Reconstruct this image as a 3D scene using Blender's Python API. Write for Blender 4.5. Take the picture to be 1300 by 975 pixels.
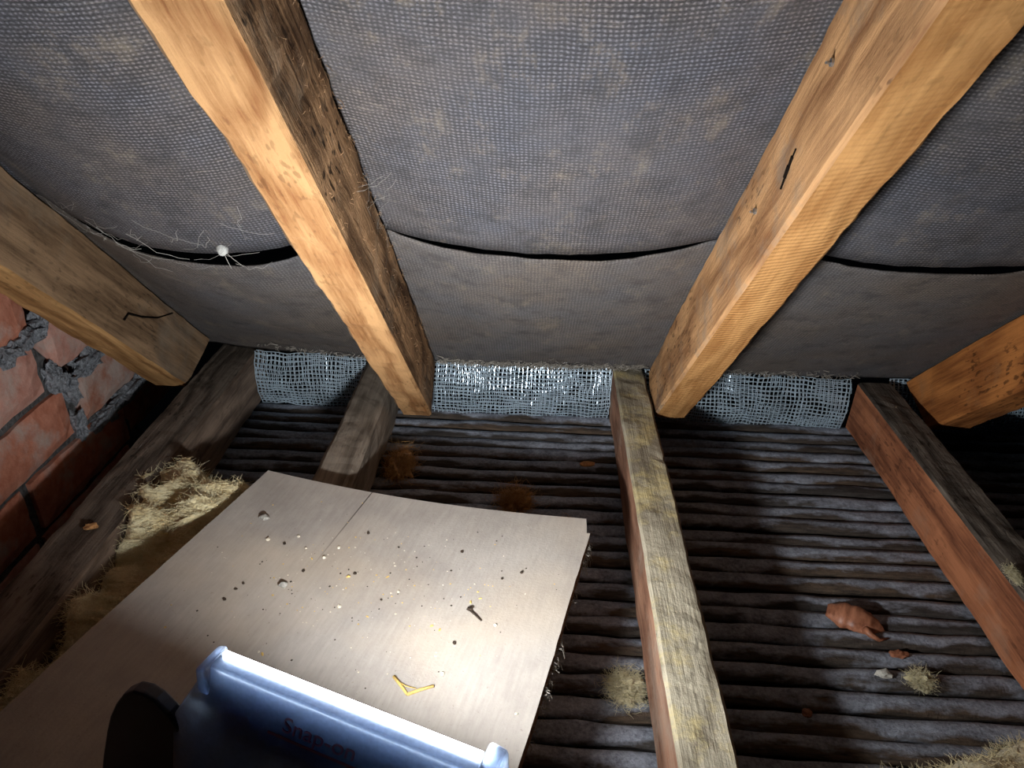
import bpy, bmesh, math, random
from mathutils import Vector, Matrix, noise as mnoise

for o in list(bpy.data.objects):
    bpy.data.objects.remove(o)
scene = bpy.context.scene
COL = scene.collection
R2 = math.sqrt(2.0)

# ------------------------------------------------------------------ camera
# metres; X along the eaves, Y out towards the eaves, Z up, joist tops at Z = 0
cam_d = bpy.data.cameras.new('camera')
cam_d.sensor_width = 36.0
cam_d.lens = 26.03
cam_d.clip_start = 0.01
cam = bpy.data.objects.new('camera', cam_d)
COL.objects.link(cam)
_r = Vector((0.99887083, 0.043857, 0.0182654))
_u = Vector((-0.03704252, 0.47822793, 0.87745421))
_f = Vector((-0.02974748, 0.87714002, -0.47931251))
m = Matrix((( _r.x, _u.x, -_f.x, 0), (_r.y, _u.y, -_f.y, 0), (_r.z, _u.z, -_f.z, 0.49), (0, 0, 0, 1)))
cam.matrix_world = m
scene.camera = cam

# ------------------------------------------------------------------ world, exposure
w = bpy.data.worlds.new('loft_dark')
scene.world = w
w.use_nodes = True
w.node_tree.nodes['Background'].inputs[0].default_value = (0.6, 0.75, 1.0, 1)
w.node_tree.nodes['Background'].inputs[1].default_value = 0.0006
scene.view_settings.view_transform = 'Standard'
scene.view_settings.look = 'None'
scene.view_settings.gamma = 1.0
scene.view_settings.use_curve_mapping = False
scene.view_settings.exposure = 0.18
LAMP_STRENGTH = 960.0
LAMP_COLOUR = (0.96, 0.985, 1.0, 1)


# ------------------------------------------------------------------ helpers
def srgb(r, g, b):
    def f(c):
        c /= 255.0
        return c / 12.92 if c <= 0.04045 else ((c + 0.055) / 1.055) ** 2.4
    return (f(r), f(g), f(b), 1.0)


class NT:
    """small node-graph writer"""
    def __init__(self, name):
        self.mat = bpy.data.materials.new(name)
        self.mat.use_nodes = True
        self.t = self.mat.node_tree
        self.bsdf = self.t.nodes['Principled BSDF']

    def n(self, typ, **kw):
        nd = self.t.nodes.new(typ)
        for k, v in kw.items():
            setattr(nd, k, v)
        return nd

    def put(self, sock, v):
        if isinstance(v, bpy.types.NodeSocket):
            self.t.links.new(v, sock)
        else:
            sock.default_value = v

    def math(self, op, a, b=0.0, c=None, clamp=False):
        nd = self.n('ShaderNodeMath', operation=op)
        nd.use_clamp = clamp
        self.put(nd.inputs[0], a)
        self.put(nd.inputs[1], b)
        if c is not None:
            self.put(nd.inputs[2], c)
        return nd.outputs[0]

    def coord(self, which='Object', scale=(1, 1, 1), loc=(0, 0, 0), rot=(0, 0, 0)):
        tc = self.n('ShaderNodeTexCoord')
        mp = self.n('ShaderNodeMapping')
        mp.inputs['Scale'].default_value = scale
        mp.inputs['Location'].default_value = loc
        mp.inputs['Rotation'].default_value = rot
        self.t.links.new(tc.outputs[which], mp.inputs['Vector'])
        return mp.outputs[0]

    def noise(self, vec, scale, detail=4.0, rough=0.55, dist=0.0):
        nd = self.n('ShaderNodeTexNoise')
        self.put(nd.inputs['Vector'], vec)
        nd.inputs['Scale'].default_value = scale
        nd.inputs['Detail'].default_value = detail
        nd.inputs['Roughness'].default_value = rough
        nd.inputs['Distortion'].default_value = dist
        return nd.outputs['Fac']

    def ramp(self, fac, stops):
        nd = self.n('ShaderNodeValToRGB')
        cr = nd.color_ramp
        while len(cr.elements) < len(stops):
            cr.elements.new(0.5)
        for e, (p, c) in zip(cr.elements, stops):
            e.position = p
            e.color = c if not isinstance(c, (int, float)) else (c, c, c, 1)
        self.put(nd.inputs[0], fac)
        return nd.outputs[0]

    def mix(self, fac, a, b, blend='MIX'):
        nd = self.n('ShaderNodeMix', data_type='RGBA', blend_type=blend)
        self.put(nd.inputs[0], fac)
        self.put(nd.inputs[6], a)
        self.put(nd.inputs[7], b)
        return nd.outputs[2]

    def bump(self, h, strength=0.5, dist=0.002, prev=None):
        nd = self.n('ShaderNodeBump')
        nd.inputs['Strength'].default_value = strength
        nd.inputs['Distance'].default_value = dist
        self.put(nd.inputs['Height'], h)
        if prev is not None:
            self.put(nd.inputs['Normal'], prev)
        return nd.outputs[0]

    def done(self, col, rough=0.8, normal=None, spec=0.3, metal=0.0):
        self.put(self.bsdf.inputs['Base Color'], col)
        self.put(self.bsdf.inputs['Roughness'], rough)
        self.bsdf.inputs['Specular IOR Level'].default_value = spec
        self.bsdf.inputs['Metallic'].default_value = metal
        if normal is not None:
            self.put(self.bsdf.inputs['Normal'], normal)
        return self.mat


def wood(name, light, dark, dust=None, dust_lo=0.5, dust_hi=0.7, rings=70, seed=0.0, bump=0.5,
         speck=0.35, dust_scale=9, ring_mix=0.5, saw=0.0, stain=None):
    """timber whose grain runs along local Y"""
    t = NT(name)
    v = t.coord('Object', (1, 0.05, 1), (seed, seed * 0.37, seed * 0.71))
    v2 = t.coord('Object', (1, 1, 1), (seed, seed, seed))
    warp = t.noise(t.coord('Object', (1, 0.3, 1), (seed, 0, 0)), 14, 2)
    tc = t.n('ShaderNodeSeparateXYZ')
    t.put(tc.inputs[0], v2)
    ph = t.math('ADD', t.math('MULTIPLY', t.math('ADD', tc.outputs[0], t.math('MULTIPLY', tc.outputs[2], 0.8)), rings * 6.0),
                t.math('MULTIPLY', warp, 24.0))
    ring = t.math('MULTIPLY_ADD', t.math('SINE', ph), 0.5, 0.5)
    fine = t.noise(v, 260, 5, 0.7)
    broad = t.noise(v, 25, 3, 0.6)
    g = t.math('ADD', t.math('MULTIPLY', ring, ring_mix * 0.5),
               t.math('ADD', t.math('MULTIPLY', fine, 0.75), t.math('MULTIPLY', broad, 0.30)))
    col = t.ramp(g, [(0.44, dark), (0.82, light)])
    sp = t.noise(t.coord('Object', (1, 0.35, 1), (seed, 3, 0)), 210, 2, 0.5)
    patch = t.noise(v2, 11, 3)
    spm = t.math('MULTIPLY', t.ramp(sp, [(0.57, 0.0), (0.64, 1.0)]), t.ramp(patch, [(0.45, 0.0), (0.6, speck)]))
    dk = tuple(c * 0.25 for c in dark[:3]) + (1,)
    col = t.mix(spm, col, dk)
    if stain is not None:
        col = t.mix(t.ramp(t.noise(t.coord('Object', (1, 0.5, 1), (seed + 7, 1, 2)), 7, 5, 0.65), [(0.46, 0.0), (0.62, 0.85)]), col, stain)
    if dust is not None:
        dn = t.noise(v2, dust_scale, 6, 0.7)
        col = t.mix(t.ramp(dn, [(dust_lo, 0.0), (dust_hi, 0.9)]), col, dust)
    h = t.math('ADD', t.math('MULTIPLY', fine, 1.0), t.math('MULTIPLY', ring, 0.35))
    if saw:
        sw = t.math('SINE', t.math('MULTIPLY', t.math('ADD', tc.outputs[1], t.math('MULTIPLY', tc.outputs[0], 0.5)), 1100.0))
        h = t.math('ADD', h, t.math('MULTIPLY', sw, saw))
    nb = t.bump(h, bump, 0.0018)
    nb = t.bump(t.noise(v2, 150, 4, 0.7), bump * 0.7, 0.0015, nb)
    return t.done(col, 0.85, nb, 0.15)


def plain(name, col, rough=0.8, var=0.3, scale=200, bump=0.3, spec=0.2, metal=0.0, dist=0.001):
    t = NT(name)
    v = t.coord('Object')
    nz = t.noise(v, scale, 4, 0.6)
    lo = tuple(max(0, c * (1 - var)) for c in col[:3]) + (1,)
    hi = tuple(min(1, c * (1 + var)) for c in col[:3]) + (1,)
    c = t.ramp(nz, [(0.3, lo), (0.7, hi)])
    return t.done(c, rough, t.bump(nz, bump, dist), spec, metal)


class MB:
    """mesh collector"""
    def __init__(self):
        self.v, self.f, self.mi, self.uv = [], [], [], None

    def add(self, vs, fs, mi=0):
        b = len(self.v)
        self.v += [tuple(p) for p in vs]
        self.f += [tuple(i + b for i in q) for q in fs]
        self.mi += [mi] * len(fs)

    def box(self, a, b, mi=0):
        x0, y0, z0 = a
        x1, y1, z1 = b
        self.add([(x0, y0, z0), (x1, y0, z0), (x1, y1, z0), (x0, y1, z0), (x0, y0, z1), (x1, y0, z1), (x1, y1, z1), (x0, y1, z1)],
                 [(0, 3, 2, 1), (4, 5, 6, 7), (0, 1, 5, 4), (1, 2, 6, 5), (2, 3, 7, 6), (3, 0, 4, 7)], mi)

    def strand(self, pts, r0, r1=None, sides=3, mi=0):
        pts = [Vector(p) for p in pts]
        r1 = r0 if r1 is None else r1
        n = len(pts)
        vs, fs = [], []
        for i, p in enumerate(pts):
            d = (pts[min(i + 1, n - 1)] - pts[max(i - 1, 0)])
            if d.length < 1e-9:
                d = Vector((0, 0, 1))
            d.normalize()
            a = d.orthogonal().normalized() if i == 0 else (a_prev - d * a_prev.dot(d)).normalized()
            a_prev = a
            b = d.cross(a)
            r = r0 + (r1 - r0) * i / max(1, n - 1)
            for k in range(sides):
                th = 2 * math.pi * k / sides
                vs.append(p + a * math.cos(th) * r + b * math.sin(th) * r)
        for i in range(n - 1):
            for k in range(sides):
                k2 = (k + 1) % sides
                fs.append((i * sides + k, i * sides + k2, (i + 1) * sides + k2, (i + 1) * sides + k))
        fs.append(tuple(range(sides - 1, -1, -1)))
        fs.append(tuple((n - 1) * sides + k for k in range(sides)))
        self.add(vs, fs, mi)

    def mesh(self, name, mats, smooth=False):
        me = bpy.data.meshes.new(name)
        me.from_pydata(self.v, [], self.f)
        for mt in (mats if isinstance(mats, (list, tuple)) else [mats]):
            me.materials.append(mt)
        me.polygons.foreach_set('material_index', self.mi)
        if smooth:
            me.polygons.foreach_set('use_smooth', [True] * len(me.polygons))
        me.update()
        return me

    def build(self, name, mats, parent=None, smooth=False, loc=(0, 0, 0), rot=(0, 0, 0)):
        return link(name, self.mesh(name, mats, smooth), parent, loc, rot)


def link(name, me, parent=None, loc=(0, 0, 0), rot=(0, 0, 0)):
    o = bpy.data.objects.new(name, me)
    COL.objects.link(o)
    o.location = loc
    o.rotation_euler = rot
    if parent is not None:
        o.parent = parent
    return o


def tag(o, label=None, cat=None, group=None, kind=None):
    if label:
        o['label'] = label
    if cat:
        o['category'] = cat
    if group:
        o['group'] = group
    if kind:
        o['kind'] = kind
    return o


def fbm(x, y, z=0.0, o=4):
    return mnoise.fractal(Vector((x, y, z)), 1.0, 2.0, o)


def lump(rx, ry, rz, seed, sub=2, amp=0.35, freq=1.6):
    """irregular stone-like closed lump"""
    bm = bmesh.new()
    bmesh.ops.create_icosphere(bm, subdivisions=sub, radius=1.0)
    for v in bm.verts:
        k = 1 + amp * mnoise.noise(v.co * freq + Vector((seed * 3.1, seed, -seed)))
        v.co = Vector((v.co.x * rx * k, v.co.y * ry * k, v.co.z * rz * k))
    mb = MB()
    mb.add([v.co.copy() for v in bm.verts], [[v.index for v in f.verts] for f in bm.faces])
    bm.free()
    return mb


def beam_mesh(name, x0, x1, y0, y1, z0, z1, mats, seed, seg=60, ch=0.003, amp=0.0012, wane=0.0, skew=0.0):
    """sawn timber along Y. mats = (bottom, side -X, side +X, top, end)"""
    prof = []           # (x, z, face index going from this point to the next one)
    n_in = 3
    def run(ax, az, bx, bz, fi):
        for k in range(n_in):
            q = k / n_in
            prof.append((ax + (bx - ax) * q, az + (bz - az) * q, fi))
    run(x0 + ch, z0, x1 - ch, z0, 0); prof.append((x1 - ch, z0, 0))
    run(x1, z0 + ch, x1, z1 - ch, 2); prof.append((x1, z1 - ch, 2))
    run(x1 - ch, z1, x0 + ch, z1, 3); prof.append((x0 + ch, z1, 3))
    run(x0, z1 - ch, x0, z0 + ch, 1); prof.append((x0, z0 + ch, 1))
    n = len(prof)
    cx, cz = (x0 + x1) / 2, (z0 + z1) / 2
    mb = MB()
    vs = []
    for i in range(seg + 1):
        y = y0 + (y1 - y0) * i / seg
        for (px, pz, fi) in prof:
            a = amp * fbm(px * 30 + seed * 5, y * 22, pz * 30 + seed)
            b = amp * 0.8 * fbm(y * 70 + seed, px * 60, pz * 60)
            k = Vector((px - cx, pz - cz)).normalized()
            corner = abs(abs(px - cx) - (x1 - x0) / 2) < ch * 1.1 and abs(abs(pz - cz) - (z1 - z0) / 2) < ch * 1.1
            w_ = -wane * max(0, fbm(y * 6 + seed, px * 20 + pz * 9) + 0.15) if corner else 0
            ye = y + (skew * (pz - z0) / (z1 - z0) if i == seg else 0.0)
            vs.append((px + k.x * (a + b + w_), ye, pz + k.y * (a + b + w_)))
    for i in range(seg):
        for j in range(n):
            j2 = (j + 1) % n
            b = len(mb.v)
            mb.f.append((i * n + j, i * n + j2, (i + 1) * n + j2, (i + 1) * n + j))
            mb.mi.append(prof[j][2])
    mb.v = vs
    mb.f.append(tuple(range(n)))
    mb.mi.append(4)
    mb.f.append(tuple(seg * n + j for j in range(n - 1, -1, -1)))
    mb.mi.append(4)
    return mb.mesh(name, mats)


# ------------------------------------------------------------------ materials
RAFT_PALE = wood('rafter_sawn_pine', srgb(188, 144, 98), srgb(130, 86, 50), rings=32, seed=1.3, bump=0.6, ring_mix=0.7, speck=0.5)
RAFT_PALE2 = wood('rafter_sawn_pine_smooth', srgb(200, 150, 94), srgb(152, 104, 58), rings=30, seed=4.1, bump=0.5, saw=0.35, ring_mix=0.4, speck=0.2)
RAFT_ROUGH = wood('rafter_rough_face', srgb(190, 150, 110), srgb(84, 60, 40), dust=srgb(160, 145, 125), dust_lo=0.55, dust_hi=0.8,
                  rings=20, seed=2.2, bump=1.0, speck=0.9)
RAFT_MID = wood('rafter_weathered_face', srgb(198, 152, 106), srgb(132, 92, 60), dust=srgb(135, 125, 112), dust_lo=0.52, dust_hi=0.72,
                rings=18, seed=3.7, bump=0.6, speck=0.7)
RAFT_DULL = wood('rafter_dull_brown', srgb(158, 128, 98), srgb(98, 76, 56), dust=srgb(136, 122, 106), dust_lo=0.5, dust_hi=0.75,
                 rings=22, seed=6.3, bump=0.5, speck=0.5)
RAFT_DULL_PALE = wood('rafter_dull_underside', srgb(188, 146, 96), srgb(130, 92, 55), rings=26, seed=7.3, bump=0.5, speck=0.4)
RAFT_ORANGE = wood('rafter_orange_face', srgb(190, 122, 66), srgb(122, 70, 34), dust=srgb(150, 112, 80), dust_lo=0.55, dust_hi=0.75,
                   rings=16, seed=8.9, bump=0.6, speck=0.7)
RAFT_END = plain('rafter_end_grain', srgb(150, 110, 70), var=0.35, scale=300)
JOIST_DARK = wood('joist_grimy_top', srgb(124, 113, 102), srgb(64, 57, 51), dust=srgb(140, 130, 118), dust_lo=0.56, dust_hi=0.8,
                  rings=40, seed=11.0, bump=1.0, speck=0.7)
JOIST_GREY = wood('joist_grey_dusty', srgb(150, 138, 124), srgb(92, 82, 72), dust=srgb(120, 110, 98), rings=24, seed=12.5, bump=0.5, speck=0.4)
JOIST_YELLOW = wood('joist_pale_woolly_top', srgb(190, 180, 158), srgb(134, 124, 106), dust=srgb(212, 194, 142), dust_lo=0.47, dust_hi=0.64,
                    rings=24, seed=13.4, bump=0.9, speck=0.4, dust_scale=26)
JOIST_PINK = wood('joist_pinkish_side', srgb(176, 132, 106), srgb(116, 80, 62), dust=srgb(160, 142, 126), rings=18, seed=14.2, bump=0.5, speck=0.4)
JOIST_RED = wood('joist_red_brown_side', srgb(182, 118, 82), srgb(108, 64, 44), dust=srgb(158, 128, 108), dust_lo=0.55, dust_hi=0.75,
                 rings=16, seed=15.9, bump=0.6, speck=0.5, dust_scale=7)
JOIST_BROWN = wood('joist_brown_side', srgb(140, 120, 104), srgb(84, 70, 60), rings=20, seed=16.6, bump=0.5, speck=0.4)


def felt_material(name, weave, tint, seed):
    t = NT(name)
    uv = t.coord('UV')
    sep = t.n('ShaderNodeSeparateXYZ')
    t.put(sep.inputs[0], uv)
    wob = t.noise(uv, 9, 3)
    wob2 = t.noise(t.coord('UV', (1, 1, 1), (5 + seed, 2, 0)), 9, 3)
    fray = t.noise(uv, 190, 4, 0.75)
    K = 2 * math.pi / 0.0034
    a = t.math('SINE', t.math('ADD', t.math('MULTIPLY', sep.outputs[0], K), t.math('ADD', t.math('MULTIPLY', wob, 16.0), t.math('MULTIPLY', fray, 6.5))))
    b = t.math('SINE', t.math('ADD', t.math('MULTIPLY', sep.outputs[1], K), t.math('ADD', t.math('MULTIPLY', wob2, 16.0), t.math('MULTIPLY', fray, 6.5))))
    a1 = t.math('MULTIPLY_ADD', a, 0.5, 0.5)
    b1 = t.math('MULTIPLY_ADD', b, 0.5, 0.5)             # warp and weft of the hessian
    wv01 = t.math('ADD', t.math('MULTIPLY', t.math('MULTIPLY', a1, b1), 0.75), t.math('MULTIPLY', b1, 0.25))
    big = t.noise(uv, 5, 5, 0.65)
    mid = t.noise(t.coord('UV', (1, 1, 1), (seed, 0, 0)), 34, 5, 0.7)
    fine = t.noise(uv, 620, 4, 0.75)
    dark = tuple(c * 0.36 for c in tint[:3]) + (1,)
    lite = tuple(min(1, c * 2.6) for c in tint[:3]) + (1,)
    # threads stand out in places and are clogged with bitumen in others
    wk = t.math('MULTIPLY', t.ramp(t.noise(t.coord('UV', (1, 1, 1), (8 + seed, 3, 0)), 13, 4, 0.6), [(0.36, 0.55), (0.60, 1.0)]), weave)
    k = t.math('ADD', t.math('MULTIPLY', wv01, wk), t.math('MULTIPLY', fine, t.math('SUBTRACT', 1.0, wk)))
    base = t.ramp(k, [(0.20, dark), (0.46, tint), (0.82, lite)])
    brown = t.mix(t.ramp(big, [(0.38, 0.0), (0.60, 0.85)]), (0.94, 0.98, 1.08, 1), (1.12, 0.98, 0.86, 1))
    base = t.mix(1.0, base, brown, 'MULTIPLY')
    # rubbed and dusty marks, fine pale streaks of stray jute
    mark = t.ramp(t.noise(t.coord('UV', (1.0, 0.6, 1), (2 + seed, 7, 0)), 30, 7, 0.8), [(0.54, 0.0), (0.74, 0.6)])
    base = t.mix(mark, base, srgb(150, 136, 116))
    strk = t.ramp(t.noise(t.coord('UV', (0.12, 1, 1), (4 + seed, 1, 0), (0, 0, 0.25)), 420, 3, 0.6), [(0.60, 0.0), (0.74, 0.6)])
    base = t.mix(t.math('MULTIPLY', strk, t.ramp(big, [(0.4, 0.2), (0.6, 1.0)])), base, srgb(150, 140, 128))
    base = t.mix(t.ramp(mid, [(0.32, 0.6), (0.5, 0.0)]), base, dark)
    h = t.math('ADD', t.math('MULTIPLY', wv01, wk), t.math('MULTIPLY', fine, 0.6))
    nb = t.bump(h, 0.8, 0.0014)
    nb = t.bump(mid, 0.35, 0.004, nb)
    return t.done(base, 0.75, nb, 0.3)


FELT_UP = felt_material('hessian_felt_woven', 0.58, srgb(86, 85, 87), 0.0)
FELT_LOW = felt_material('hessian_felt_bitumen', 0.36, srgb(98, 94, 91), 3.0)
LINT = plain('grey_lint', srgb(150, 144, 134), 0.95, 0.3, 500)
WIRE = NT('galvanised_wire').done(srgb(196, 214, 226), 0.3, None, 0.8, 0.35)
COB = NT('cobweb_silk').done(srgb(176, 172, 164), 0.7, None, 0.2)
BLACK_SPLIT = NT('split_painted_shade').done(srgb(22, 17, 13), 0.95, None, 0.05)  # dark colour stands in for the shade inside an open split
STEEL = NT('nail_steel').done(srgb(180, 185, 190), 0.3, None, 0.5, 0.9)


def lath_material(name, brown):
    """grey dust lies on the laths, bare dirty timber shows along the near edge"""
    t = NT(name)
    oi = t.n('ShaderNodeObjectInfo')
    off = t.n('ShaderNodeVectorMath', operation='SCALE')
    t.put(off.inputs[0], oi.outputs['Location'])
    off.inputs['Scale'].default_value = 37.0

    def shifted(scale):
        ad = t.n('ShaderNodeVectorMath', operation='ADD')
        t.put(ad.inputs[0], t.coord('Object', scale))
        t.put(ad.inputs[1], off.outputs[0])
        return ad.outputs[0]
    v = shifted((0.12, 1, 1))
    vo = shifted((1, 1, 1))
    vs_ = shifted((0.35, 1, 1))
    sep = t.n('ShaderNodeSeparateXYZ')
    t.put(sep.inputs[0], t.coord('Object'))
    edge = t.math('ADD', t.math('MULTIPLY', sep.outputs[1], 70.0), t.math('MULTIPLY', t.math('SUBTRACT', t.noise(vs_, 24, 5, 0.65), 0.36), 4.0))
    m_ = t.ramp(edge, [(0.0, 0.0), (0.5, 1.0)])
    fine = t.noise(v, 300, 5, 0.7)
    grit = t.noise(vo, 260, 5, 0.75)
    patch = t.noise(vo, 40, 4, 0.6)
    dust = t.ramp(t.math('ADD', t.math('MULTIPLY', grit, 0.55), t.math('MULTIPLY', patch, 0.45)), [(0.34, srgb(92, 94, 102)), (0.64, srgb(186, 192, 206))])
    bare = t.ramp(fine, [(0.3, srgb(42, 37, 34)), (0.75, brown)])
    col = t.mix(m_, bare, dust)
    nb = t.bump(grit, 1.0, 0.003)
    nb = t.bump(patch, 0.6, 0.006, nb)
    return t.done(col, 0.8, nb, 0.3)


LATHS = [lath_material('lath_dusty', srgb(98, 86, 76)), lath_material('lath_dusty_brown', srgb(116, 96, 78)),
         lath_material('lath_dusty_grey', srgb(88, 82, 78))]
PLASTER = plain('plaster_back_dark', srgb(40, 36, 34), 0.95, 0.4, 120, 0.6)  # very dark plaster behind the gaps between the laths


# ------------------------------------------------------------------ the setting
# brick gable on the left
wl_m = plain('mortar_dark', srgb(98, 98, 98), 0.95, 0.45, 160, 1.0, dist=0.004)
wall = MB()
wall.box((-0.69, -0.35, -0.20), (-0.588, 0.985, 0.62))
# keep the backing under the roof slope
wv = []
for (x, y, z) in wall.v:
    if z > 0.5 and y > 0.5:
        y = 0.98 - z
    wv.append((x, y, z))
wall.v = wv
wall_o = tag(wall.build('wall_left', wl_m), kind='structure')


def brick_material(name, c1, c2, white, seed):
    t = NT(name)
    v = t.coord('Object', (1, 1, 1), (seed, seed, 0))
    n1 = t.noise(v, 60, 5, 0.7)
    n2 = t.noise(v, 16, 5, 0.65)
    col = t.ramp(n1, [(0.3, c2), (0.7, c1)])
    col = t.mix(t.ramp(n2, [(0.62 - white, 0.0), (0.80 - white, 0.9)]), col, srgb(204, 184, 174))
    return t.done(col, 0.9, t.bump(n1, 0.7, 0.003), 0.15)


BR_RED = brick_material('brick_red', srgb(226, 158, 132), srgb(190, 116, 90), 0.12, 1.0)
BR_PINK = brick_material('brick_pinkish', srgb(226, 176, 160), srgb(196, 136, 118), 0.16, 4.0)
BR_WHITE = brick_material('brick_limewashed', srgb(200, 150, 128), srgb(176, 112, 90), 0.24, 8.0)


def brick_mesh(seed, ly, lz, mat, d=0.095):
    """worn brick, origin at its centre, face towards +X"""
    mb = MB()
    ny, nz = 10, 5
    vs = []
    for i in range(ny + 1):
        for j in range(nz + 1):
            y = -ly / 2 + ly * i / ny
            z = -lz / 2 + lz * j / nz
            e = min(ly / 2 - abs(y), lz / 2 - abs(z))
            x = 0.0015 * fbm(y * 35 + seed, z * 35) - (0.004 if e < 1e-5 else 0)
            if e < 1e-5:
                y += 0.003 * fbm(z * 50 + seed, y * 40)
                z += 0.003 * fbm(y * 50, seed + z * 40)
            vs.append((x, y, z))
    fs = []
    w_ = nz + 1
    for i in range(ny):
        for j in range(nz):
            fs.append((i * w_ + j, (i + 1) * w_ + j, (i + 1) * w_ + j + 1, i * w_ + j + 1))
    rim = [i * w_ for i in range(ny + 1)] + [ny * w_ + j for j in range(1, nz + 1)] + \
          [i * w_ + nz for i in range(ny - 1, -1, -1)] + [j for j in range(nz - 1, 0, -1)]
    b = len(vs)
    for k in rim:
        vs.append((-d, vs[k][1], vs[k][2]))
    n = len(rim)
    for k in range(n):
        fs.append((rim[k], b + k, b + (k + 1) % n, rim[(k + 1) % n]))
    fs.append(tuple(b + k for k in range(n)))
    mb.add(vs, fs)
    return mb.mesh('brick', mat)


FULL = [brick_mesh(s, 0.205, 0.064, mt) for s, mt in ((1, BR_RED), (2, BR_PINK), (3, BR_RED))]
HALF = [brick_mesh(s, 0.098, 0.064, mt) for s, mt in ((5, BR_RED), (6, BR_PINK))]
LIMED = brick_mesh(9, 0.150, 0.066, BR_WHITE)
rnd = random.Random(3)


def brick(me, y, z, dx=0.0):
    o = link('brick', me, wall_o, (-0.580 + dx + rnd.uniform(-0.002, 0.002), y, z), (rnd.uniform(-.01, .01), 0, rnd.uniform(-.01, .01)))
    return o


# perpends read off the courses in view; the bond carries on out of sight
for z, right in ((-0.145, 0.66), (-0.070, 0.664), (0.004, 0.774), (0.079, 0.748), (0.154, 0.755), (0.229, 0.70), (0.304, 0.60), (0.379, 0.54), (0.454, 0.46)):
    y = right
    i = 0
    while y > -0.25:
        mt = FULL[(int(abs(z) * 200) + i) % 3]
        if abs(z - 0.079) < .01 and i == 0:
            mt = FULL[1]
        if abs(z - 0.004) < .01 and i == 0:
            mt = FULL[0]
        brick(mt, y - 0.1025, z)
        y -= 0.217
        i += 1
brick(LIMED, 0.872, 0.004, 0.001)
brick(FULL[2], 0.664 + 0.012 + 0.1025, -0.070)
brick(FULL[0], 0.664 + 0.229 + 0.1025, -0.070, -0.004)
brick(FULL[2], 0.66 + 0.012 + 0.1025, -0.145)
brick(HALF[1], 0.771 + 0.049, 0.092, 0.002)
# squeezed-out mortar in the ragged joints
snot_m = plain('mortar_squeezed', srgb(150, 154, 160), 0.95, 0.6, 240, 1.0, dist=0.006)
for k, (y, z, ry, rz) in enumerate(((0.742, 0.118, 0.026, 0.011), (0.715, 0.116, 0.022, 0.012), (0.772, 0.128, 0.014, 0.016), (0.838, 0.043, 0.032, 0.014),
                                    (0.788, 0.030, 0.012, 0.018), (0.90, -0.040, 0.05, 0.010), (0.842, -0.042, 0.034, 0.011),
                                    (0.784, -0.022, 0.010, 0.022), (0.765, 0.057, 0.012, 0.020), (0.952, -0.036, 0.02, 0.014))):
    lump(0.010, ry, rz, k + 1, 3, 0.8, 2.4).build('mortar_lump', snot_m, wall_o, False, (-0.582, y, z))

# lath-and-plaster ceiling of the room below, seen from above
fl = MB()
fl.box((-0.474, -0.30, -0.104), (0.90, 0.962, -0.091))
floor = tag(fl.build('floor', PLASTER), kind='structure')


def lath_mesh(seed, length, mat):
    n = max(12, int(length / 0.022))
    hw = 0.0102
    vs, fs = [], []
    for i in range(n + 1):
        x = -length / 2 + length * i / n
        e0 = -hw + 0.0030 * fbm(x * 17 + seed * 7, 1.0) + 0.0012 * fbm(x * 70, seed)
        e1 = hw + 0.0030 * fbm(x * 17 + seed * 3, 5.0) + 0.0012 * fbm(x * 75, seed + 9)
        zt = 0.0016 * fbm(x * 14, seed * 2.0) 
        zm = 0.0014 + 0.0012 * fbm(x * 40, seed + 4)
        vs += [(x, e0, -0.006 + zt), (x, e0 + 0.0006, -0.0014 + zt), (x, e0 + 0.006, zt + zm * .7), (x, e1 - 0.007, zt + zm), (x, e1 - 0.0006, zt), (x, e1, -0.006 + zt)]
    for i in range(n):
        for j in range(6):
            j2 = (j + 1) % 6
            fs.append((i * 6 + j, i * 6 + j2, (i + 1) * 6 + j2, (i + 1) * 6 + j))
    fs.append((5, 4, 3, 2, 1, 0))
    fs.append(tuple(n * 6 + j for j in range(6)))
    mb = MB()
    mb.add(vs, [tuple(reversed(f)) for f in fs])
    return mb.mesh('lath', mat, True)


LL = [lath_mesh(s, 0.606, LATHS[s % 3]) for s in range(8)]
LR = [lath_mesh(s + 20, 0.80, LATHS[s % 3]) for s in range(8)]
rl = random.Random(11)
y = 0.946
row = 0
while y > -0.2:
    tilt = 0.010 + max(0.0, 0.62 - y) * 0.10
    cut = 0.135 if row % 6 < 3 else 0.14
    for me, xc in ((LL[row % 8], cut - 0.305), (LR[(row * 3) % 8], cut + 0.402)):
        o = link('lath', me, floor, (xc, y + (xc - 0.2) * -tilt * 0.6 + rl.uniform(-0.0012, 0.0012), -0.083 + rl.uniform(-0.0012, 0.0012)),
                 (rl.uniform(-0.09, 0.09), 0, -tilt * 0.6 + rl.uniform(-0.006, 0.006)))
    y -= 0.0248 + rl.uniform(-0.0012, 0.0012)
    row += 1

# ------------------------------------------------------------------ joists
def joist(x0, x1, z0, mats, seed, label, y1=0.965, wane=0.002, ch=0.003):
    me = beam_mesh('ceiling_joist', x0, x1, -0.30, y1, z0, 0.0, mats, seed, 110, ch, 0.0013, wane)
    return tag(link('ceiling_joist', me), label, 'joist', 'ceiling joists')


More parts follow.
